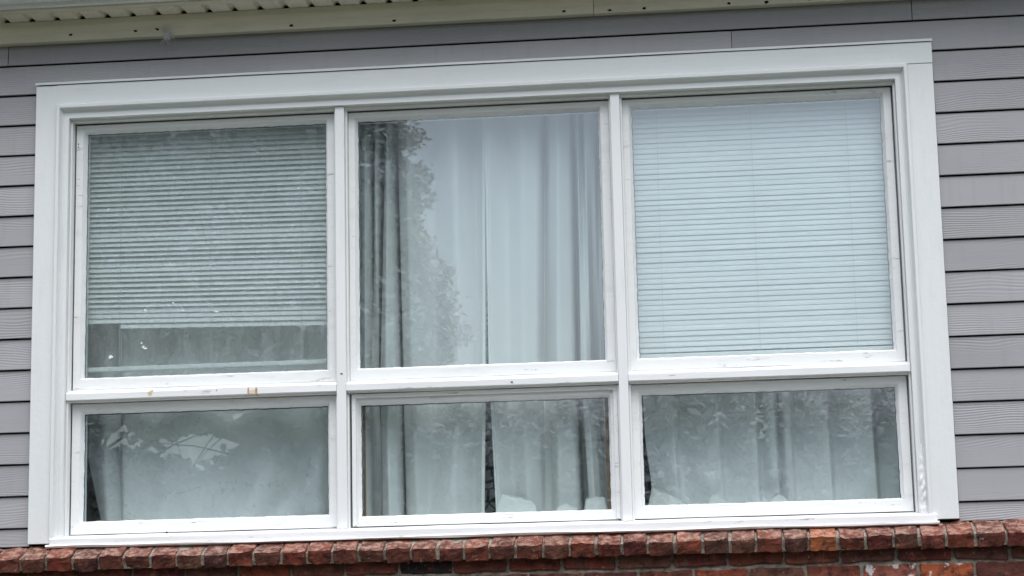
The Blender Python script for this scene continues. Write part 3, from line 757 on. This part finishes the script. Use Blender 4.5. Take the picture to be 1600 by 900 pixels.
# ------------------------------------------------------------------ trees across the lawn (the panes mirror them)
def leaf_mesh(name, P, size, mat):
    n_ = len(P)
    nrm = rng.normal(size=(n_, 3)); nrm[:, 2] = abs(nrm[:, 2]) + .4; nrm /= np.linalg.norm(nrm, axis=1)[:, None]
    a = np.cross(nrm, rng.normal(size=(n_, 3))); a /= np.linalg.norm(a, axis=1)[:, None]; b = np.cross(nrm, a)
    s = size * rng.uniform(.6, 1.25, (n_, 1))
    V = np.stack([P - a * s, P + b * s * .45 + a * s * .1, P + a * s, P - b * s * .45 + a * s * .1], 1).reshape(-1, 3)
    me = bpy.data.meshes.new(name); me.vertices.add(n_ * 4); me.vertices.foreach_set('co', V.ravel().astype(np.float32))
    me.loops.add(n_ * 4); me.loops.foreach_set('vertex_index', np.arange(n_ * 4, dtype=np.int32))
    me.polygons.add(n_); me.polygons.foreach_set('loop_start', np.arange(0, n_ * 4, 4, dtype=np.int32)); me.update(calc_edges=True)
    return me
def tree(label, base, clumps, nleaf, lmat, size=.075, keep=None, trunk_r=.2, cat='tree', lean=.7, clear=()):
    """clumps: (x, y, z, radius) of leaf masses; limbs run from the trunk to each"""
    t = thing('leafy_tree', label, cat, base, 'trees across the lawn')
    bm = bmesh.new(); bx, by, bz = base
    cxm = np.mean([c[0] for c in clumps]); cym = np.mean([c[1] for c in clumps]); zt = max(c[2] for c in clumps); zl = min(c[2] for c in clumps)
    tp = [(bx, by, bz), (bx + .1, by, bz + 1), (bx + lean * .4 * (cxm - bx), by + .3 * (cym - by), (bz + zl) / 2 + .8), (bx + lean * (cxm - bx), by + .6 * (cym - by), zl + .4 * (zt - zl)), (cxm, cym, zl + .8 * (zt - zl))]
    tube(bm, tp, [trunk_r, trunk_r * .8, trunk_r * .65, trunk_r * .45, trunk_r * .15], 10)
    inside = lambda p: keep is None or all(keep(np.array([[p[0] + o_, p[1], p[2] + abs(o_) * .5]] * 3)).all() for o_ in (-.25, 0, .45))
    for (cx, cy, cz, r) in clumps:
        if not inside((cx, cy, cz)): continue
        s = Vector(tp[2]).lerp(Vector(tp[3]), max(0, min(1, (cz - tp[2][2]) / max(.1, tp[3][2] - tp[2][2])))) if cz > tp[2][2] else Vector(tp[2])
        e = Vector((cx, cy, cz)); m_ = s.lerp(e, .5) + Vector((random.uniform(-.2, .2), random.uniform(-.2, .2), -.15))
        path = np.array([tuple(s.lerp(m_, q)) for q in np.linspace(0, 1, 12)] + [tuple(m_.lerp(e, q)) for q in np.linspace(0, 1, 12)])
        Xp, Zp = to12(path)
        if any((np.abs(Xp - gx) < ga).any() and ((np.abs(Xp - gx) < ga) & (np.abs(Zp - gz) < gb)).any() for gx, gz, ga, gb in clear): continue
        tube(bm, [s, m_, e], [trunk_r * .28, trunk_r * .17, trunk_r * .06], 6)
        for _ in range(5):
            d = Vector((random.gauss(0, 1), random.gauss(0, 1), random.gauss(0, .8))).normalized()
            if not inside(e + d * r): continue
            tube(bm, [e.lerp(m_, .3), e + d * r * .5, e + d * r * 1.0], [trunk_r * .07, trunk_r * .045, .006], 5)
    for gx, gz, ga, gb in clear:                          # thin twigs that cross the open gap in the crown
        for (x0, z0, x1, z1, rr_) in ((-.5, -.16, .15, .14, .012), (.45, -.10, -.35, .05, .010), (.05, -.2, .30, .16, .008), (.45, .16, .10, -.14, .007), (-.2, .18, -.05, -.16, .006)):
            p0, p1 = Vector((gx - .10 + x0, -12.4, gz + .03 + z0)), Vector((gx - .10 + x1, -12.4, gz + .03 + z1))
            tube(bm, [p0, p0.lerp(p1, .5) + Vector((.02, .05, .025)), p1], [rr_, rr_ * .8, rr_ * .5], 5)
    link('trunk', bm, M['bark'], t, base, smooth=True)
    C_ = np.array(clumps); wt = C_[:, 3] ** 2.4; wt /= wt.sum()
    idx = rng.choice(len(C_), nleaf // 14, p=wt); d = rng.normal(size=(len(idx), 3)); d /= np.linalg.norm(d, axis=1)[:, None]
    tw = C_[idx, :3] + d * (C_[idx, 3] * rng.uniform(.25, 1, len(idx)) ** .6)[:, None] * np.array([1, 1, .85])
    P = (tw[:, None, :] + rng.normal(size=(len(tw), 14, 3)) * np.array([.12, .12, .06])).reshape(-1, 3)
    if keep is not None: P = P[keep(P)]
    inner = P[rng.choice(len(P), len(P) // 2)]           # larger leaves fill the inside of the crown, clear of its edge and gaps
    if keep is not None:
        ok = np.ones(len(inner), bool)
        for dx, dz in ((.16, 0), (-.16, 0), (0, .14), (0, -.14), (.1, .1), (-.1, .1), (.1, -.1), (-.1, -.1)): ok &= keep(inner + np.array([dx, 0, dz]))
        inner = inner[ok]
    sz = np.r_[np.full(len(P), size), np.full(len(inner), .075)][:, None]
    link('crown', leaf_mesh('crown', np.r_[P, inner], sz, lmat), None, t, base)
    t.children[-1].data.materials.clear(); t.children[-1].data.materials.append(lmat)
    return t
MC = np.array([.871, 7.70, -1.34])                     # where the viewer stands in the mirror world of the panes
def to12(P):                                            # height and side position of a leaf as seen reflected, at the distance of the trees
    f = (12 + MC[1]) / (MC[1] - P[:, 1]); return MC[0] + (P[:, 0] - MC[0]) * f, MC[2] + (P[:, 2] - MC[2]) * f
def keep_big(P):
    X, Z = to12(P)
    edge = np.interp(Z, [.6, 1.0, 1.25, 1.45, 1.7, 1.95, 2.2, 2.45, 2.75, 3.0, 3.2, 3.5, 3.9, 5.5], [-.6, -1.3, -2.0, -1.75, -1.50, -1.48, -1.6, -1.75, -1.94, -1.99, -1.80, -2.00, -1.97, -2.6])
    edge = edge + .05 * np.sin(Z * 19) + rng.normal(0, .05, len(P))
    n1 = np.sin(X * 13 + 2 * np.sin(Z * 9)) * np.sin(Z * 21 + 1.5 * np.sin(X * 7))
    n2 = np.sin(X * 31 + 1) * np.sin(Z * 43 + 2)
    gap = ((X + 4.24) / .40) ** 2 + ((Z - .72) / .125) ** 2 < 1.05 + .45 * n1 + .35 * n2 + rng.normal(0, .05, len(P))
    gap |= ((X + 4.95) / .26) ** 2 + ((Z - .84) / .15) ** 2 < .5 + .5 * n1 + .5 * n2
    gap |= ((X + 5.35) / .40) ** 2 + ((Z - 1.0) / .11) ** 2 < .5 + .5 * n2 + .4 * n1
    gap |= ((X + 4.1) / .28) ** 2 + ((Z - .53) / .075) ** 2 < .35 + .5 * n1 + .6 * n2
    gap |= ((X + 3.85) / .18) ** 2 + ((Z - 1.02) / .08) ** 2 < .35 + .5 * n1 + .6 * n2
    n3 = np.sin(X * 9 + 2.2 * np.sin(Z * 5)) * np.sin(Z * 8 + 1.7 * np.sin(X * 6 + 1))
    gap |= (edge - X < .34) & (n3 + .35 * n2 + rng.normal(0, .15, len(P)) > .72 + 1.1 * (edge - X)) & (Z > 1.15)   # thin, open twig ends at the crown's edge
    return (X < edge) & ~gap
def clumps_in(n_, cx, cy, cz, ax, ay, az, r0, r1, seed):
    q = random.Random(seed); out = []
    while len(out) < n_:
        d = Vector((q.uniform(-1, 1), q.uniform(-1, 1), q.uniform(-1, 1)))
        if d.length < 1: out.append((cx + d.x * ax, cy + d.y * ay, cz + d.z * az, q.uniform(r0, r1)))
    return out
tree('tall green tree mirrored in the left side of the upper middle pane', (-6.9, -12.6, GROUND),
     clumps_in(46, -5.2, -12.4, 2.6, 3.4, 1.5, 3.3, .75, 1.2, 3) + clumps_in(30, -2.45, -12.3, 2.1, .75, .6, 1.9, .40, .65, 8) + clumps_in(34, -4.6, -12.3, .2, 3.2, .9, 1.1, .55, .9, 12), 380000, M['leaf'], .042, keep_big, .26, lean=.2, clear=((-4.28, .74, .62, .24),))
GAPS = ((-.96, 1.04, .30, .11), (-.45, .57, .12, .05), (-.29, .66, .14, .04), (1.35, .63, .15, .06), (1.3, .76, .07, .11), (1.82, .59, .11, .06), (2.13, .58, .2, .045), (2.15, .91, .16, .05), (1.24, .82, .13, .07))
def keep_low(hi):
    def f(P):
        X, Z = to12(P)
        top = hi + .10 * np.sin(X * 2.3) + .07 * np.sin(X * 7.1 + 1) + rng.normal(0, .05, len(P))
        n1 = np.sin(X * 11 + 2 * np.sin(Z * 8)) * np.sin(Z * 19 + 1.5 * np.sin(X * 6)); n2 = np.sin(X * 37 + 1) * np.sin(Z * 33 + 2)
        gap = np.zeros(len(P), bool)
        for gx, gz, ga, gb in GAPS: 
            e = ((X - gx) / ga) ** 2 + ((Z - gz) / gb) ** 2
            gap |= e < .70 + .25 * n1 + .75 * n2 + rng.normal(0, .08, len(P))
        return (Z < top) & ~gap
    return f
tree('low spreading green tree mirrored in the lower middle pane', (-.4, -13.2, GROUND),
     clumps_in(40, -.3, -13.0, .2, 2.6, 1.3, 1.2, .55, .9, 5) + clumps_in(34, -.3, -13.0, .75, 2.7, .9, .35, .45, .6, 15), 320000, M['leaf2'], .042, keep_low(1.17), .16)
tree('low spreading green tree mirrored in the lower right pane', (4.0, -13.6, GROUND),
     clumps_in(44, 3.9, -13.2, .2, 3.0, 1.3, 1.2, .55, .9, 6) + clumps_in(38, 3.7, -13.2, .75, 3.2, .9, .35, .45, .6, 16), 350000, M['leaf2'], .042, keep_low(1.17), .17)
